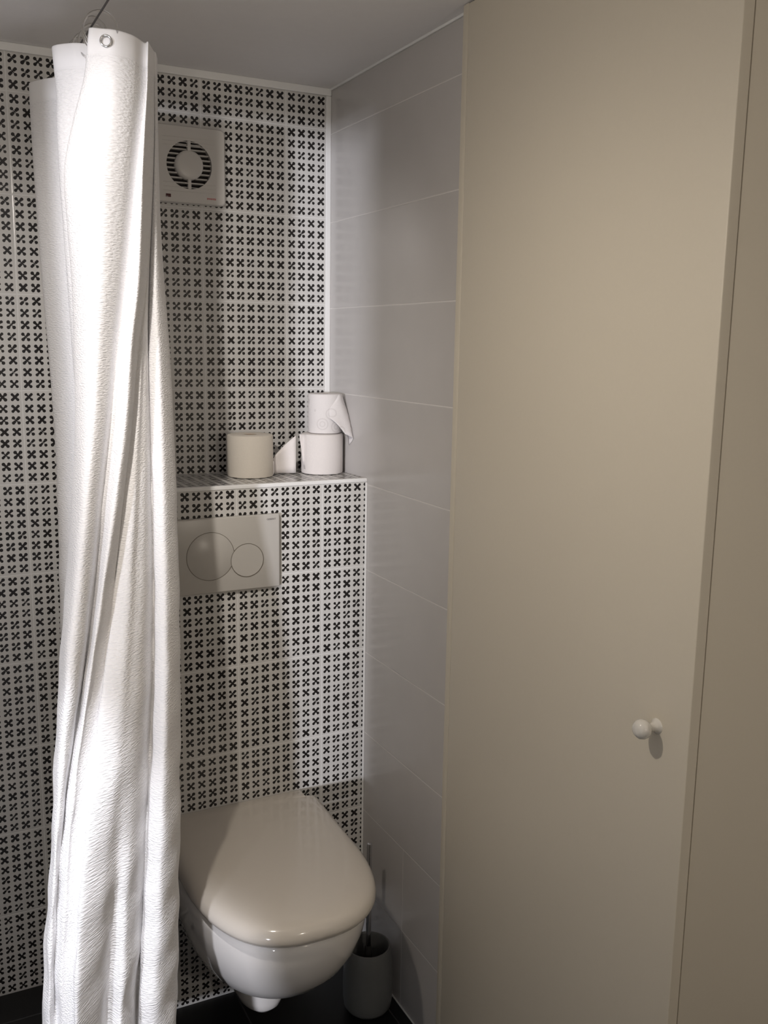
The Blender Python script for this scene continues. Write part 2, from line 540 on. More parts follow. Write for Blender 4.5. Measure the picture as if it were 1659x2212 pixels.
# ================================================================ curtain
CZ=[1.995,1.960,1.920,1.860,1.780,1.700,1.600,1.500,1.380,1.250,1.100,0.950,0.800,0.650,0.520,0.400,0.300,0.200,0.100,0.020]
CC=[[(-0.5945,-0.0546),(-0.5955,-0.0555),(-0.5965,-0.0565),(-0.5981,-0.0580),(-0.6002,-0.0600),(-0.6023,-0.0620),(-0.6050,-0.0644),(-0.6076,-0.0668),(-0.6110,-0.0710),(-0.6146,-0.0756),(-0.6190,-0.0817),(-0.6234,-0.0881),(-0.6279,-0.0954),(-0.6324,-0.1023),(-0.6362,-0.1081),(-0.6397,-0.1132),(-0.6426,-0.1168),(-0.6454,-0.1203),(-0.6482,-0.1237),(-0.6504,-0.1264)],
[(-0.6534,-0.0671),(-0.6534,-0.0681),(-0.6531,-0.0693),(-0.6524,-0.0711),(-0.6508,-0.0734),(-0.6490,-0.0758),(-0.6459,-0.0786),(-0.6415,-0.0815),(-0.6378,-0.0862),(-0.6360,-0.0913),(-0.6392,-0.0981),(-0.6430,-0.1052),(-0.6481,-0.1130),(-0.6543,-0.1206),(-0.6602,-0.1269),(-0.6668,-0.1324),(-0.6746,-0.1364),(-0.6824,-0.1403),(-0.6902,-0.1442),(-0.6965,-0.1473)],
[(-0.6797,-0.0995),(-0.6803,-0.1005),(-0.6801,-0.1017),(-0.6796,-0.1035),(-0.6781,-0.1057),(-0.6765,-0.1080),(-0.6736,-0.1108),(-0.6694,-0.1136),(-0.6660,-0.1183),(-0.6646,-0.1235),(-0.6685,-0.1341),(-0.6733,-0.1451),(-0.6791,-0.1568),(-0.6863,-0.1680),(-0.6928,-0.1776),(-0.7011,-0.1858),(-0.7094,-0.1923),(-0.7178,-0.1986),(-0.7261,-0.2049),(-0.7308,-0.2085)],
[(-0.6578,-0.1534),(-0.6587,-0.1542),(-0.6584,-0.1552),(-0.6577,-0.1566),(-0.6560,-0.1585),(-0.6541,-0.1603),(-0.6509,-0.1626),(-0.6465,-0.1649),(-0.6426,-0.1690),(-0.6411,-0.1741),(-0.6452,-0.1875),(-0.6504,-0.2015),(-0.6564,-0.2161),(-0.6640,-0.2302),(-0.6708,-0.2423),(-0.6802,-0.2525),(-0.6887,-0.2608),(-0.6973,-0.2691),(-0.7058,-0.2773),(-0.7070,-0.2785)],
[(-0.6068,-0.2236),(-0.6082,-0.2246),(-0.6087,-0.2257),(-0.6095,-0.2273),(-0.6105,-0.2294),(-0.6116,-0.2316),(-0.6129,-0.2342),(-0.6142,-0.2368),(-0.6160,-0.2414),(-0.6186,-0.2465),(-0.6260,-0.2531),(-0.6336,-0.2604),(-0.6412,-0.2683),(-0.6488,-0.2757),(-0.6553,-0.2820),(-0.6612,-0.2867),(-0.6660,-0.2906),(-0.6709,-0.2943),(-0.6757,-0.2981),(-0.6762,-0.2985)],
[(-0.6234,-0.3006),(-0.6247,-0.3008),(-0.6255,-0.3010),(-0.6261,-0.3014),(-0.6269,-0.3018),(-0.6277,-0.3023),(-0.6287,-0.3028),(-0.6297,-0.3035),(-0.6318,-0.3101),(-0.6358,-0.3178),(-0.6473,-0.3299),(-0.6594,-0.3460),(-0.6717,-0.3632),(-0.6838,-0.3794),(-0.6940,-0.3914),(-0.7029,-0.3998),(-0.7103,-0.4067),(-0.7178,-0.4136),(-0.7188,-0.4145),(-0.7188,-0.4145)],
[(-0.6739,-0.3655),(-0.6719,-0.3658),(-0.6699,-0.3660),(-0.6716,-0.3664),(-0.6706,-0.3669),(-0.6681,-0.3675),(-0.6650,-0.3681),(-0.6622,-0.3689),(-0.6601,-0.3758),(-0.6688,-0.3844),(-0.6846,-0.3976),(-0.7021,-0.4160),(-0.7192,-0.4346),(-0.7354,-0.4523),(-0.7480,-0.4639),(-0.7592,-0.4733),(-0.7684,-0.4810),(-0.7726,-0.4845),(-0.7726,-0.4845),(-0.7726,-0.4845)],
[(-0.6475,-0.4100),(-0.6474,-0.4100),(-0.6474,-0.4100),(-0.6501,-0.4100),(-0.6523,-0.4100),(-0.6534,-0.4100),(-0.6548,-0.4100),(-0.6564,-0.4102),(-0.6577,-0.4165),(-0.6660,-0.4244),(-0.6797,-0.4364),(-0.6949,-0.4539),(-0.7096,-0.4711),(-0.7239,-0.4875),(-0.7350,-0.4974),(-0.7451,-0.5057),(-0.7534,-0.5125),(-0.7559,-0.5145),(-0.7559,-0.5145),(-0.7559,-0.5145)],
[(-0.6100,-0.4256),(-0.6154,-0.4260),(-0.6214,-0.4263),(-0.6305,-0.4269),(-0.6363,-0.4276),(-0.6376,-0.4283),(-0.6392,-0.4292),(-0.6410,-0.4302),(-0.6491,-0.4376),(-0.6587,-0.4468),(-0.6715,-0.4602),(-0.6854,-0.4793),(-0.6992,-0.4979),(-0.7128,-0.5158),(-0.7238,-0.5264),(-0.7338,-0.5358),(-0.7422,-0.5435),(-0.7432,-0.5445),(-0.7432,-0.5445),(-0.7432,-0.5445)],
[(-0.6261,-0.4730),(-0.6308,-0.4717),(-0.6362,-0.4701),(-0.6548,-0.4679),(-0.6702,-0.4650),(-0.6694,-0.4620),(-0.6652,-0.4584),(-0.6659,-0.4554),(-0.6710,-0.4709),(-0.6844,-0.4905),(-0.7056,-0.5191),(-0.7291,-0.5604),(-0.7489,-0.6000),(-0.7668,-0.6351),(-0.7846,-0.6587),(-0.7958,-0.6800),(-0.7958,-0.6800),(-0.7958,-0.6800),(-0.7958,-0.6800),(-0.7958,-0.6800)],
[(-0.6362,-0.5041),(-0.6410,-0.5033),(-0.6466,-0.5024),(-0.6634,-0.5011),(-0.6813,-0.4990),(-0.6807,-0.4963),(-0.6767,-0.4931),(-0.6775,-0.4905),(-0.6829,-0.5069),(-0.6965,-0.5278),(-0.7183,-0.5587),(-0.7420,-0.6018),(-0.7616,-0.6433),(-0.7795,-0.6784),(-0.7979,-0.7035),(-0.8052,-0.7200),(-0.8052,-0.7200),(-0.8052,-0.7200),(-0.8052,-0.7200),(-0.8052,-0.7200)],
[(-0.6188,-0.5108),(-0.6236,-0.5153),(-0.6292,-0.5205),(-0.6441,-0.5282),(-0.6625,-0.5350),(-0.6645,-0.5350),(-0.6646,-0.5350),(-0.6691,-0.5356),(-0.6778,-0.5533),(-0.6938,-0.5761),(-0.7171,-0.6102),(-0.7432,-0.6559),(-0.7649,-0.6921),(-0.7832,-0.7200),(-0.7991,-0.7401),(-0.8042,-0.7500),(-0.8042,-0.7500),(-0.8042,-0.7500),(-0.8042,-0.7500),(-0.8042,-0.7500)],
[(-0.5956,-0.5142),(-0.5999,-0.5209),(-0.6047,-0.5286),(-0.6175,-0.5399),(-0.6338,-0.5505),(-0.6388,-0.5518),(-0.6440,-0.5534),(-0.6526,-0.5556),(-0.6649,-0.5712),(-0.6832,-0.5919),(-0.7070,-0.6235),(-0.7353,-0.6665),(-0.7618,-0.7049),(-0.7818,-0.7342),(-0.7965,-0.7559),(-0.8008,-0.7650),(-0.8008,-0.7650),(-0.8008,-0.7650),(-0.8008,-0.7650),(-0.8008,-0.7650)],
[(-0.5665,-0.4997),(-0.5695,-0.5056),(-0.5730,-0.5123),(-0.5833,-0.5223),(-0.5959,-0.5306),(-0.6040,-0.5319),(-0.6144,-0.5335),(-0.6273,-0.5356),(-0.6441,-0.5532),(-0.6657,-0.5757),(-0.6907,-0.6093),(-0.7223,-0.6551),(-0.7541,-0.6951),(-0.7765,-0.7264),(-0.7903,-0.7493),(-0.7950,-0.7600),(-0.7950,-0.7600),(-0.7950,-0.7600),(-0.7950,-0.7600),(-0.7950,-0.7600)],
[(-0.5421,-0.4715),(-0.5441,-0.4763),(-0.5465,-0.4818),(-0.5549,-0.4900),(-0.5659,-0.4964),(-0.5762,-0.4989),(-0.5906,-0.5020),(-0.6066,-0.5056),(-0.6260,-0.5222),(-0.6495,-0.5434),(-0.6743,-0.5749),(-0.7080,-0.6214),(-0.7465,-0.6774),(-0.7723,-0.7176),(-0.7858,-0.7424),(-0.7909,-0.7550),(-0.7909,-0.7550),(-0.7909,-0.7550),(-0.7909,-0.7550),(-0.7909,-0.7550)],
[(-0.5385,-0.4798),(-0.5419,-0.4869),(-0.5458,-0.4949),(-0.5540,-0.5069),(-0.5633,-0.5182),(-0.5705,-0.5246),(-0.5808,-0.5325),(-0.5970,-0.5407),(-0.6135,-0.5575),(-0.6376,-0.5793),(-0.6697,-0.6117),(-0.7053,-0.6544),(-0.7419,-0.7034),(-0.7656,-0.7394),(-0.7808,-0.7646),(-0.7850,-0.7750),(-0.7850,-0.7750),(-0.7850,-0.7750),(-0.7850,-0.7750),(-0.7850,-0.7750)],
[(-0.5319,-0.4650),(-0.5349,-0.4712),(-0.5383,-0.4782),(-0.5455,-0.4887),(-0.5533,-0.4992),(-0.5594,-0.5068),(-0.5689,-0.5161),(-0.5853,-0.5257),(-0.5995,-0.5423),(-0.6234,-0.5637),(-0.6574,-0.5959),(-0.6967,-0.6429),(-0.7336,-0.6955),(-0.7582,-0.7373),(-0.7740,-0.7678),(-0.7788,-0.7800),(-0.7788,-0.7800),(-0.7788,-0.7800),(-0.7788,-0.7800),(-0.7788,-0.7800)],
[(-0.5234,-0.4459),(-0.5249,-0.4485),(-0.5267,-0.4515),(-0.5303,-0.4559),(-0.5368,-0.4639),(-0.5444,-0.4730),(-0.5560,-0.4843),(-0.5730,-0.4957),(-0.5902,-0.5136),(-0.6130,-0.5360),(-0.6410,-0.5695),(-0.6778,-0.6277),(-0.7146,-0.6900),(-0.7442,-0.7402),(-0.7619,-0.7763),(-0.7668,-0.7900),(-0.7668,-0.7900),(-0.7668,-0.7900),(-0.7668,-0.7900),(-0.7668,-0.7900)],
[(-0.5202,-0.4384),(-0.5211,-0.4394),(-0.5223,-0.4406),(-0.5243,-0.4423),(-0.5308,-0.4505),(-0.5392,-0.4614),(-0.5520,-0.4751),(-0.5695,-0.4889),(-0.5884,-0.5103),(-0.6118,-0.5368),(-0.6389,-0.5754),(-0.6757,-0.6407),(-0.7134,-0.7111),(-0.7438,-0.7611),(-0.7605,-0.7948),(-0.7644,-0.8050),(-0.7644,-0.8050),(-0.7644,-0.8050),(-0.7644,-0.8050),(-0.7644,-0.8050)],
[(-0.5179,-0.4321),(-0.5188,-0.4329),(-0.5199,-0.4339),(-0.5219,-0.4354),(-0.5288,-0.4449),(-0.5375,-0.4574),(-0.5498,-0.4731),(-0.5644,-0.4890),(-0.5792,-0.5119),(-0.5973,-0.5399),(-0.6192,-0.5799),(-0.6500,-0.6426),(-0.6825,-0.7034),(-0.7075,-0.7386),(-0.7228,-0.7552),(-0.7301,-0.7650),(-0.7301,-0.7650),(-0.7301,-0.7650),(-0.7301,-0.7650),(-0.7301,-0.7650)],
[(-0.5173,-0.4314),(-0.5181,-0.4320),(-0.5191,-0.4326),(-0.5210,-0.4336),(-0.5276,-0.4416),(-0.5358,-0.4522),(-0.5471,-0.4654),(-0.5592,-0.4790),(-0.5713,-0.5017),(-0.5861,-0.5294),(-0.6046,-0.5684),(-0.6324,-0.6322),(-0.6616,-0.6871),(-0.6823,-0.7091),(-0.6959,-0.7173),(-0.7066,-0.7250),(-0.7066,-0.7250),(-0.7066,-0.7250),(-0.7066,-0.7250),(-0.7066,-0.7250)],
[(-0.5166,-0.4307),(-0.5174,-0.4310),(-0.5183,-0.4313),(-0.5200,-0.4318),(-0.5264,-0.4389),(-0.5344,-0.4486),(-0.5448,-0.4606),(-0.5541,-0.4729),(-0.5629,-0.4943),(-0.5734,-0.5203),(-0.5873,-0.5566),(-0.6099,-0.6145),(-0.6348,-0.6624),(-0.6581,-0.7023),(-0.6754,-0.7287),(-0.6896,-0.7500),(-0.6896,-0.7500),(-0.6896,-0.7500),(-0.6896,-0.7500),(-0.6896,-0.7500)],
[(-0.5152,-0.4268),(-0.5161,-0.4275),(-0.5171,-0.4283),(-0.5191,-0.4295),(-0.5251,-0.4352),(-0.5326,-0.4425),(-0.5417,-0.4515),(-0.5485,-0.4607),(-0.5538,-0.4781),(-0.5602,-0.4994),(-0.5695,-0.5293),(-0.5865,-0.5764),(-0.6080,-0.6214),(-0.6302,-0.6624),(-0.6468,-0.6878),(-0.6638,-0.7116),(-0.6663,-0.7150),(-0.6663,-0.7150),(-0.6663,-0.7150),(-0.6663,-0.7150)],
[(-0.5140,-0.4225),(-0.5150,-0.4235),(-0.5161,-0.4247),(-0.5181,-0.4264),(-0.5241,-0.4316),(-0.5313,-0.4379),(-0.5399,-0.4457),(-0.5458,-0.4537),(-0.5502,-0.4713),(-0.5553,-0.4928),(-0.5635,-0.5229),(-0.5788,-0.5678),(-0.5984,-0.6094),(-0.6191,-0.6464),(-0.6339,-0.6660),(-0.6494,-0.6841),(-0.6548,-0.6900),(-0.6548,-0.6900),(-0.6548,-0.6900),(-0.6548,-0.6900)],
[(-0.5150,-0.4285),(-0.5160,-0.4300),(-0.5172,-0.4316),(-0.5194,-0.4341),(-0.5249,-0.4402),(-0.5316,-0.4475),(-0.5392,-0.4565),(-0.5442,-0.4658),(-0.5484,-0.4847),(-0.5537,-0.5077),(-0.5622,-0.5396),(-0.5778,-0.5870),(-0.5972,-0.6293),(-0.6171,-0.6660),(-0.6317,-0.6866),(-0.6469,-0.7058),(-0.6504,-0.7100),(-0.6504,-0.7100),(-0.6504,-0.7100),(-0.6504,-0.7100)],
[(-0.5127,-0.4253),(-0.5139,-0.4275),(-0.5152,-0.4300),(-0.5173,-0.4336),(-0.5216,-0.4419),(-0.5263,-0.4516),(-0.5306,-0.4637),(-0.5326,-0.4758),(-0.5354,-0.4948),(-0.5400,-0.5178),(-0.5480,-0.5498),(-0.5638,-0.6018),(-0.5815,-0.6451),(-0.5989,-0.6808),(-0.6111,-0.6992),(-0.6233,-0.7161),(-0.6261,-0.7200),(-0.6261,-0.7200),(-0.6261,-0.7200),(-0.6261,-0.7200)],
[(-0.5065,-0.4057),(-0.5076,-0.4078),(-0.5089,-0.4102),(-0.5107,-0.4139),(-0.5130,-0.4214),(-0.5150,-0.4298),(-0.5150,-0.4402),(-0.5131,-0.4508),(-0.5144,-0.4694),(-0.5181,-0.4918),(-0.5254,-0.5231),(-0.5386,-0.5688),(-0.5535,-0.6105),(-0.5689,-0.6477),(-0.5793,-0.6655),(-0.5889,-0.6818),(-0.5938,-0.6900),(-0.5938,-0.6900),(-0.5938,-0.6900),(-0.5938,-0.6900)],
[(-0.5011,-0.3860),(-0.5022,-0.3881),(-0.5034,-0.3905),(-0.5051,-0.3941),(-0.5065,-0.4008),(-0.5071,-0.4079),(-0.5051,-0.4168),(-0.5015,-0.4258),(-0.5018,-0.4426),(-0.5047,-0.4628),(-0.5110,-0.4917),(-0.5232,-0.5353),(-0.5366,-0.5747),(-0.5503,-0.6096),(-0.5600,-0.6271),(-0.5687,-0.6430),(-0.5751,-0.6550),(-0.5751,-0.6550),(-0.5751,-0.6550),(-0.5751,-0.6550)],
[(-0.5041,-0.3642),(-0.5050,-0.3656),(-0.5060,-0.3672),(-0.5075,-0.3696),(-0.5082,-0.3741),(-0.5082,-0.3788),(-0.5055,-0.3846),(-0.5012,-0.3906),(-0.5008,-0.4043),(-0.5027,-0.4208),(-0.5079,-0.4454),(-0.5183,-0.4827),(-0.5302,-0.5185),(-0.5426,-0.5489),(-0.5524,-0.5678),(-0.5611,-0.5832),(-0.5681,-0.5959),(-0.5703,-0.6000),(-0.5703,-0.6000),(-0.5703,-0.6000)],
[(-0.5126,-0.3444),(-0.5136,-0.3457),(-0.5146,-0.3473),(-0.5161,-0.3497),(-0.5164,-0.3521),(-0.5159,-0.3544),(-0.5125,-0.3573),(-0.5076,-0.3605),(-0.5068,-0.3722),(-0.5082,-0.3863),(-0.5126,-0.4082),(-0.5212,-0.4386),(-0.5317,-0.4708),(-0.5443,-0.5017),(-0.5545,-0.5228),(-0.5634,-0.5389),(-0.5706,-0.5522),(-0.5748,-0.5600),(-0.5748,-0.5600),(-0.5748,-0.5600)]]

def catmull(p0, p1, p2, p3, t):
    return 0.5 * ((2 * p1) + (-p0 + p2) * t + (2 * p0 - 5 * p1 + 4 * p2 - p3) * t * t + (-p0 + 3 * p1 - 3 * p2 + p3) * t ** 3)
def spline_list(vals, sub):
    out = []
    n = len(vals)
    for i in range(n - 1):
        a, b_, c, d = vals[max(i - 1, 0)], vals[i], vals[i + 1], vals[min(i + 2, n - 1)]
        for k in range(sub):
            out.append(catmull(a, b_, c, d, k / sub))
    out.append(vals[-1])
    return out
cols = [[Vector((x, y, 0)) for x, y in c] for c in CC]
NZ = 8
zf = spline_list(CZ, NZ)
cols = [spline_list(c, NZ) for c in cols]
NS = 7
rows = []
for j in range(len(zf)):
    rows.append(spline_list([c[j] for c in cols], NS))
rng = random.Random(4)
bm = bmesh.new()
uvl = bm.loops.layers.uv.new('UVMap')
nj = len(rows[0])
smid = [0.0]
mid = rows[len(rows) // 2]
for i in range(1, nj):
    smid.append(smid[-1] + (mid[i] - mid[i - 1]).length)
def wrinkle(s, z):
    lo = max(0.0, min(1.0, (1.5 - z) / 1.2))
    return 0.0022 * lo * (math.sin(38 * z + 9 * s + 3 * math.sin(21 * s)) * math.sin(7 * z + 40 * s) + 0.6 * math.sin(71 * z - 25 * s))
grid = []
for j, z in enumerate(zf):
    line = []
    for i in range(nj):
        p = rows[j][i]
        t = rows[j][min(i + 1, nj - 1)] - rows[j][max(i - 1, 0)]
        nrm = Vector((t.y, -t.x, 0))
        if nrm.length > 1e-6:
            nrm.normalize()
        q = p + nrm * wrinkle(smid[i], z)
        line.append(bm.verts.new((q.x, q.y, z)))
    grid.append(line)
for j in range(len(zf) - 1):
    for i in range(nj - 1):
        f = bm.faces.new((grid[j][i], grid[j][i + 1], grid[j + 1][i + 1], grid[j + 1][i]))
        for lp, (jj, ii) in zip(f.loops, ((j, i), (j, i + 1), (j + 1, i + 1), (j + 1, i))):
            lp[uvl].uv = (smid[ii], zf[jj])
curtain = thing('shower_curtain', 'white seersucker shower curtain bunched up beside the toilet', 'curtain', (-0.62, -0.35, 0.1))
cloth = link('cloth', bm, M_cloth, curtain)
sol = cloth.modifiers.new('thickness', 'SOLIDIFY')
sol.thickness = 0.0012
sol.offset = 0

def torus_bm(center, normal, R, r, n=48, k=12):
    nv = Vector(normal).normalized()
    a = nv.orthogonal().normalized()
    b_ = nv.cross(a)
    return tube_bm([Vector(center) + (a * math.cos(2 * PI * i / n) + b_ * math.sin(2 * PI * i / n)) * R for i in range(n)], r, k, True)

# metal eyelets pressed into the hem
def row_point(u):
    """point and outward normal of the cloth at control column u, 30 mm under its top edge"""
    j = NZ * 1
    i = min(int(round(u * NS)), nj - 2)
    p = grid_xy[j][i]
    t = grid_xy[j][i + 1] - grid_xy[j][i - 1]
    nrm = Vector((t.y, -t.x, 0)).normalized()
    if nrm.y > 0:
        nrm.negate()
    return p, nrm
grid_xy = rows
EYE_Z = 1.975
eyelets = []
for u in (11.4,):
    p, nrm = row_point(u)
    c0 = Vector((p.x, p.y, EYE_Z)) + nrm * 0.0012
    e = link('eyelet', torus_bm(c0, nrm, 0.0082, 0.0017), M_chrome, curtain)
    e['label'] = 'shiny metal eyelet'
    eyelets.append(c0)

# taut wire and clear rings
WX, WZ = -0.62, 2.0195
wire = link('curtain_wire', tube_bm([(WX, YF, WZ), (WX, -1.4, WZ - 0.003), (WX, -0.001, WZ)], 0.0016, 10), M_steel)
tag(wire, 'thin dark steel wire under the ceiling carrying the shower curtain', 'wire')
def ring(y, ang, tilt, label):
    R = 0.0265
    r0 = 0.0019
    c0 = Vector((WX, y, WZ + 0.0016 + r0 - R))
    nrm = Vector((math.sin(ang) * math.cos(tilt), math.cos(ang) * math.cos(tilt), math.sin(tilt)))
    o = link('curtain_ring', torus_bm(c0, nrm, R, r0, 40, 10), M_clear)
    return tag(o, label, 'ring', 'clear curtain rings on the wire')
ring(-0.505, 0.35, 0.0, 'clear plastic curtain ring on the wire above the metal eyelet, nearest the room')
ring(-0.468, -0.5, 0.0, 'clear plastic curtain ring on the wire just behind the one above the eyelet')
ring(-0.43, 0.8, 0.0, 'clear plastic curtain ring on the wire third behind the eyelet')
ring(-0.385, 0.5, 0.0, 'clear plastic curtain ring on the wire at the near side of the second curtain fold')
ring(-0.345, -0.3, 0.0, 'clear plastic curtain ring on the wire above the second fold of the curtain')

# ================================================================ toilet
TX = -0.3205
def d_outline(hw, hw_rear, yb, yf, z, e=None, ex=2.25, n=36, side=10):
    """D shape: straight rear, sides, rounded front"""
    e = e if e else min(0.33, (yb - yf) * 0.7)
    yc = yf + e
    pts = []
    for k in range(side):
        t = k / side
        pts.append((hw_rear + (hw - hw_rear) * (t ** 1.0), yb + (yc - yb) * t))
    for k in range(n + 1):
        a = PI * k / n
        cx, sy = math.cos(a), math.sin(a)
        pts.append((math.copysign(abs(cx) ** (2 / ex), cx) * hw, yc - abs(sy) ** (2 / ex) * e))
    for k in range(side):
        t = 1 - (k + 1) / side
        pts.append((-(hw_rear + (hw - hw_rear) * t), yb + (yc - yb) * t))
    return [Vector((TX + x, y, z)) for x, y in pts]
toilet = thing('toilet', 'white wall-hung toilet with closed lid under the flush plate', 'toilet', (TX, DB, 0.08))
YB = DB - 0.0005
secs = [  # z, half width, rear half width, front y, front length
    (0.4235, 0.172, 0.176, -0.692, 0.29), (0.4255, 0.176, 0.180, -0.698, 0.29), (0.421, 0.1805, 0.184, -0.703, 0.29), (0.405, 0.1815, 0.184, -0.703, 0.29),
    (0.37, 0.180, 0.180, -0.694, 0.29), (0.33, 0.1745, 0.172, -0.675, 0.29), (0.29, 0.1645, 0.160, -0.646, 0.285),
    (0.25, 0.149, 0.146, -0.605, 0.27), (0.22, 0.131, 0.131, -0.562, 0.24), (0.195, 0.110, 0.115, -0.522, 0.22),
    (0.178, 0.088, 0.100, -0.487, 0.18), (0.168, 0.072, 0.087, -0.464, 0.15), (0.155, 0.063, 0.076, -0.450, 0.12),
    (0.135, 0.058, 0.066, -0.443, 0.10), (0.112, 0.054, 0.060, -0.437, 0.09), (0.094, 0.048, 0.054, -0.429, 0.08), (0.081, 0.037, 0.046, -0.416, 0.07), (0.075, 0.020, 0.03, -0.396, 0.06)]
link('bowl', loft_bm([d_outline(hw, hr, YB, yf, z, e) for z, hw, hr, yf, e in secs]), M_ceramic, toilet, True, 60)
LB = -0.238
lid_s = [(0.4330, 0.020, 0), (0.4305, 0.0105, 0), (0.4320, 0.0065, 0), (0.438, 0.0020, 0), (0.444, 0.0, 0), (0.450, 0.0005, 0), (0.458, 0.003, 0), (0.4645, 0.008, 0),
         (0.4695, 0.016, 0), (0.4730, 0.028, 0), (0.4755, 0.048, 0), (0.4770, 0.080, 0), (0.4776, 0.12, 0)]
lid_rings = []
for z, ins, _ in lid_s:
    rear = min(ins, 0.012)
    lid_rings.append(d_outline(0.185 - ins, 0.192 - ins, LB - rear, -0.718 + ins, z, 0.295 - ins * 0.7, 2.6))
lid = link('lid', loft_bm(lid_rings, False, True), M_lid, toilet, True, 50)
link('hinge', box_bm(TX - 0.156, TX + 0.156, -0.2575, YB, 0.424, 0.4765, 0.004), M_lid, toilet, True, 40)

# ================================================================ flush plate
FX, FZ = -0.340, 1.0575
fp = thing('flush_plate', 'white rectangular dual flush plate with two round buttons above the toilet', 'flush plate', (FX, DB, FZ))
link('plate', box_bm(FX - 0.123, FX + 0.123, DB - 0.012, DB, FZ - 0.082, FZ + 0.082, 0.003, 3), M_plastic, fp, True, 40)
yf = DB - 0.012
for (cx, cz, r, lift) in ((-0.374, 1.0565, 0.0525, 0.0006), (-0.2925, 1.0415, 0.0370, 0.0012)):
    bmx = disc_bm(cx, cz, yf - lift, yf + 0.001, r - 0.0007)
    nf = len(bmx.faces)
    disc_bm(cx, cz, yf - lift + 0.00015, yf + 0.001, r + 0.0003, r - 0.0007, 64, bmx)
    bmx.faces.ensure_lookup_table()
    for f in bmx.faces[nf:]:
        f.material_index = 1
    link('button', bmx, [M_plastic, M_groove], fp, True, 40)
lettering('GEBERIT', (-0.2370, yf - 0.0002, 1.1285), 0.0056, M_grey_print, fp)

# ================================================================ extractor fan
EX, EZ = -0.344, 1.888
fan = thing('extractor_fan', 'square white extractor fan with a slatted ring high on the patterned wall', 'fan', (EX, 0, EZ))
HS = 0.081
fbm = bmesh.new()
# rounded square plate with a round opening
def fan_plate(bmf, half, r_open, y_front, y_back, corner, n=96):
    outer, inner = [], []
    for k in range(n):
        a = 2 * PI * (k + 0.5) / n
        c, s = math.cos(a), math.sin(a)
        p = 24.0
        rr = half / ((abs(c) ** p + abs(s) ** p) ** (1 / p))
        outer.append((c * rr, s * rr))
        inner.append((c * r_open, s * r_open))
    def ringv(pts, y):
        return [bmf.verts.new((EX + x, y, EZ + z)) for x, z in pts]
    sc = lambda pts, f: [(x * f, z * f) for x, z in pts]
    R = [ringv(inner, y_back), ringv(inner, y_front), ringv(sc(outer, 0.975), y_front), ringv(sc(outer, 1.0), y_front + 0.003), ringv(outer, y_back)]
    for i in range(4):
        for k in range(n):
            bmf.faces.new((R[i][k], R[i][(k + 1) % n], R[i + 1][(k + 1) % n], R[i + 1][k]))
fan_plate(fbm, HS, 0.0505, -0.018, 0.0, 0.006)
link('housing', fbm, M_fan, fan, True, 35)
link('duct', lathe_bm([(0, -0.003), (0.0505, -0.003), (0.0505, -0.0005), (0, -0.0005)], 64, 'Y', (EX, 0, EZ)), M_dark, fan, False)
link('hub_cover', lathe_bm([(0, -0.0215), (0.024, -0.0210), (0.029, -0.0195), (0.0315, -0.016), (0.0315, -0.004), (0, -0.004)], 64, 'Y', (EX, 0, EZ)), M_fan, fan, True, 50)
for k in range(-4, 5):                      # louvres across the ring, cut to the round opening
    z = EZ + k * 0.0100 + 0.0022
    for sgn in (-1, 1):
        dz = z - EZ
        xo = math.sqrt(max(0, 0.0500 ** 2 - dz * dz))
        xi = math.sqrt(max(0.004 ** 2, 0.0312 ** 2 - dz * dz)) if abs(dz) < 0.0312 else 0.004
        if xo - xi < 0.002:
            continue
        x0, x1 = sorted((EX + sgn * xi, EX + sgn * xo))
        sb = box_bm(x0, x1, -0.0135, -0.0065, z - 0.0013, z + 0.0013, 0.0004, 2)
        bmesh.ops.rotate(sb, verts=sb.verts[:], cent=(EX, -0.0100, z), matrix=Matrix.Rotation(math.radians(-12), 3, 'X'))
        link('louvre', sb, M_fan, fan, True, 40)
for sgn in (-1, 1):
    link('spoke', box_bm(EX - 0.0036, EX + 0.0036, -0.0185, -0.006, EZ + (0.030 if sgn > 0 else -0.0503), EZ + (0.0503 if sgn > 0 else -0.030), 0.0008), M_fan, fan, True, 40)
for k in (-4, -3, -2, 2, 3, 4):             # fine ribs moulded across the plate above and below the ring
    z = EZ + k * 0.0088 + math.copysign(0.021, k)
    link('rib', box_bm(EX - 0.058, EX + 0.058, -0.0186, -0.0176, z - 0.0007, z + 0.0007, 0.0003, 1), M_fan, fan, True, 40)
led = link('indicator_window', box_bm(-0.3975, -0.3865, -0.0188, -0.017, 1.8175, 1.8245, 0.0004), M_lens, fan, True, 40)
led['label'] = 'small dark red rectangular window'
lettering('awenta', (-0.2955, -0.0181, 1.8205), 0.0072, M_red, fan)

# ================================================================ toilet paper on the ledge
def roll_bm(r, h, core):
    return lathe_bm([(core, h), (core + 0.002, h + 0.0005), (r - 0.004, h), (r - 0.001, h - 0.0015), (r, h - 0.004), (r, 0.004), (r - 0.001, 0.0012), (r - 0.004, 0.0),
                     (core, 0.0), (core, h)], 64)
def core_bm(core, h):
    return lathe_bm([(core - 0.0012, h - 0.001), (core, h - 0.001), (core, 0.001), (core - 0.0012, 0.001), (core - 0.0012, h - 0.001)], 40)
def place(bmx, loc):
    bmesh.ops.translate(bmx, verts=bmx.verts[:], vec=loc)
    return bmx
def sheet(name, poly_rows, mat, parent):
    bms = bmesh.new()
    vv = [[bms.verts.new(p) for p in row] for row in poly_rows]
    for i in range(len(vv) - 1):
        for k in range(len(vv[0]) - 1):
            bms.faces.new((vv[i][k], vv[i][k + 1], vv[i + 1][k + 1], vv[i + 1][k]))
    o = link(name, bms, mat, parent)
    s_ = o.modifiers.new('thickness', 'SOLIDIFY')
    s_.thickness = 0.0005
    s_.offset = 0
    return o
LZ = ZL + 0.0045
A = Vector((-0.2325, -0.081, LZ))
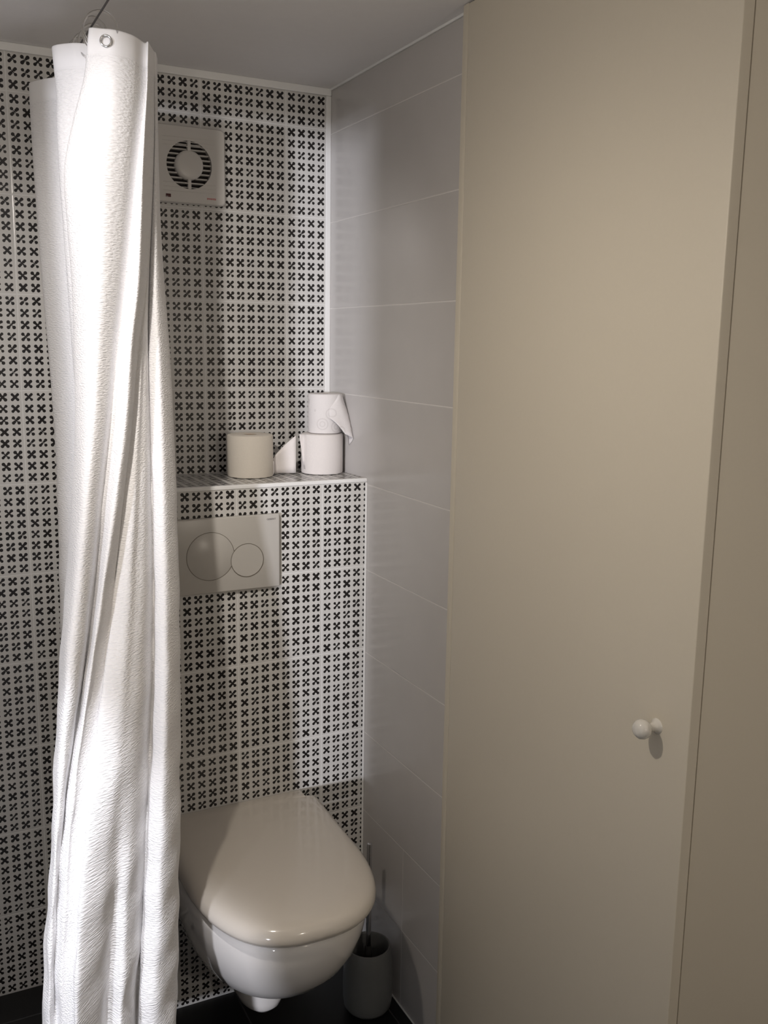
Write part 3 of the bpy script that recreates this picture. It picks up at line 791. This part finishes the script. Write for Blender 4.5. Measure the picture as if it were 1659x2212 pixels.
ra = thing('toilet_paper_roll', 'beige toilet paper roll standing alone on the tiled ledge, left of the stacked pair', 'toilet paper', A, 'toilet paper rolls on the ledge')
link('paper', place(roll_bm(0.0525, 0.0965, 0.0165), A), M_paper_warm, ra, True, 40)
link('core', place(core_bm(0.0165, 0.0965), A), M_card, ra, True, 40)
rows_a = []
for j in range(13):
    s = j / 12                                # leaves the roll at its right side and sticks out to the right
    if s < 0.35:
        a = -0.55 + s / 0.35 * 0.42
        p = Vector((math.cos(a) * 0.0535, math.sin(a) * 0.0535, 0))
    else:
        t = (s - 0.35) / 0.65
        a = -0.13
        p = Vector((math.cos(a) * 0.0535 + 0.052 * t, math.sin(a) * 0.0535 + 0.004 * math.sin(t * PI) - 0.012 * t, 0))
    top = 0.035 + 0.057 * max(0, (s - 0.30) / 0.70) ** 0.9
    rows_a.append([A + p + Vector((0, 0, 0.004 + (top - 0.004) * k / 5)) for k in range(6)])
sheet('loose_sheet', rows_a, M_paper, ra)

B = Vector((-0.0552, -0.085, LZ))
rb = thing('toilet_paper_roll', 'full white toilet paper roll beside the wall, with a smaller roll on top', 'toilet paper', B, 'toilet paper rolls on the ledge')
link('paper', place(roll_bm(0.0495, 0.0945, 0.0165), B), M_paper, rb, True, 40)
link('core', place(core_bm(0.0165, 0.0945), B), M_card, rb, True, 40)
rows_b = []
for j in range(9):
    s = j / 8
    a = PI + 0.30 - s * 0.30
    p = Vector((math.cos(a) * 0.0502, math.sin(a) * 0.0502, 0)) if s < 0.5 else Vector((-0.0502 - 0.010 * (s - 0.5) * 2, 0.0502 * math.sin(PI + 0.15), 0))
    low = 0.012 + 0.075 * max(0, (s - 0.45) / 0.55)
    rows_b.append([B + p + Vector((0, 0, low + (0.0935 - low) * k / 4)) for k in range(5)])
sheet('loose_sheet', rows_b, M_paper, rb)

D = Vector((-0.0500, -0.088, LZ + 0.0955))
rc = thing('toilet_paper_roll', 'smaller printed toilet paper roll stacked on the white roll, loose sheet hanging down', 'toilet paper', D, 'toilet paper rolls on the ledge')
link('paper', place(roll_bm(0.0395, 0.0925, 0.0165), D), M_paper_print, rc, True, 40)
link('core', place(core_bm(0.0165, 0.0925), D), M_card, rc, True, 40)
rows_c = []
# the sheet comes round the front of the small roll and flares down to the right, past the roll beneath
for j in range(15):
    s = j / 14
    a = -1.75 + s * 1.55
    row = []
    for k in range(10):
        t = k / 9                              # 0 = top, 1 = bottom
        drop = 0.030 + 0.060 * min(1.0, s / 0.35) + 0.030 * max(0.0, s - 0.35) / 0.65
        rr = 0.0405 + (0.010 + 0.022 * s) * (t ** 1.3)
        start = 0.0915 - 0.035 * (1 - min(1.0, s / 0.45))
        row.append(D + Vector((math.cos(a) * rr + 0.012 * t * s, math.sin(a) * rr - 0.018 * t * s, start - t * drop * (start / 0.0915))))
    rows_c.append(row)
for row in rows_c:
    for p in row:
        p.x = min(p.x, -0.0015)
sheet('loose_sheet', rows_c, M_paper_print, rc)

# ================================================================ toilet brush
BX, BY = -0.0705, -0.400
br = thing('toilet_brush', 'grey toilet brush holder with a thin chrome handle in the corner beside the toilet', 'toilet brush', (BX, BY, 0))
hp = [(0.0, 0.0), (0.040, 0.0), (0.049, 0.004), (0.054, 0.012), (0.0565, 0.030), (0.0570, 0.070), (0.0555, 0.120), (0.0525, 0.150), (0.0500, 0.158), (0.0470, 0.158),
      (0.0450, 0.154), (0.0470, 0.120), (0.0480, 0.060), (0.0460, 0.015), (0.0, 0.012)]
link('holder', lathe_bm(hp, 56, 'Z', (BX, BY, 0)), M_holder, br, True, 50)
link('brush_head', lathe_bm([(0, 0.02), (0.026, 0.022), (0.034, 0.035), (0.036, 0.060), (0.033, 0.085), (0.018, 0.100), (0.0095, 0.108), (0.0085, 0.150), (0.0065, 0.156), (0, 0.157)], 40, 'Z', (BX, BY, 0)), M_bristle, br, True, 50)
hd = link('handle', lathe_bm([(0, 0.15), (0.0058, 0.152), (0.0058, 0.402), (0.005, 0.407), (0, 0.408)], 24, 'Z', (BX, BY, 0)), M_chrome, br, True, 40)
hd['label'] = 'slim chrome handle'

# ================================================================ pendant lamp, added fill lamp
lx, ly, lz = LAMP_AND_FILL_POS[0]
pl = thing('pendant_lamp', 'small chrome lamp hanging from the ceiling in front of the shower curtain', 'lamp', (lx, ly, ZC))
link('canopy', lathe_bm([(0, ZC - 0.018), (0.030, ZC - 0.018), (0.036, ZC - 0.012), (0.036, ZC - 0.0003), (0, ZC - 0.0003)], 40, 'Z', (lx, ly, 0)), M_chrome, pl, True, 40)
link('stem', tube_bm([(lx, ly, ZC - 0.018), (lx, ly, lz + 0.03)], 0.005, 12), M_chrome, pl, True, 40)
lx, ly, lz = LAMP_AND_FILL_POS[1]
wl = thing('added_fill_lamp', 'unseen small chrome fill lamp, added on an arm from the wall facing the toilet', 'lamp', (lx, YF, lz))  # fixture added to carry the unseen fill light
link('wall_plate', lathe_bm([(0, YF + 0.016), (0.034, YF + 0.016), (0.040, YF + 0.010), (0.040, YF + 0.0003), (0, YF + 0.0003)], 40, 'Y', (lx, 0, lz)), M_chrome, wl, True, 40)
link('arm', tube_bm([(lx, YF + 0.016, lz), (lx, ly - 0.04, lz)], 0.006, 12), M_chrome, wl, True, 40)

# frame of the added beam opening in the left wall
fb = bmesh.new()
for (y0, y1, z0, z1) in ((WY0, WY0 + 0.02, WZ0, WZ1), (WY1 - 0.02, WY1, WZ0, WZ1), (WY0, WY1, WZ0, WZ0 + 0.02), (WY0, WY1, WZ1 - 0.02, WZ1)):
    box_bm(XL - 0.1, XL - 0.06, y0, y1, z0, z1, bm=fb)
struct('added_opening_frame', fb, M_silicone)
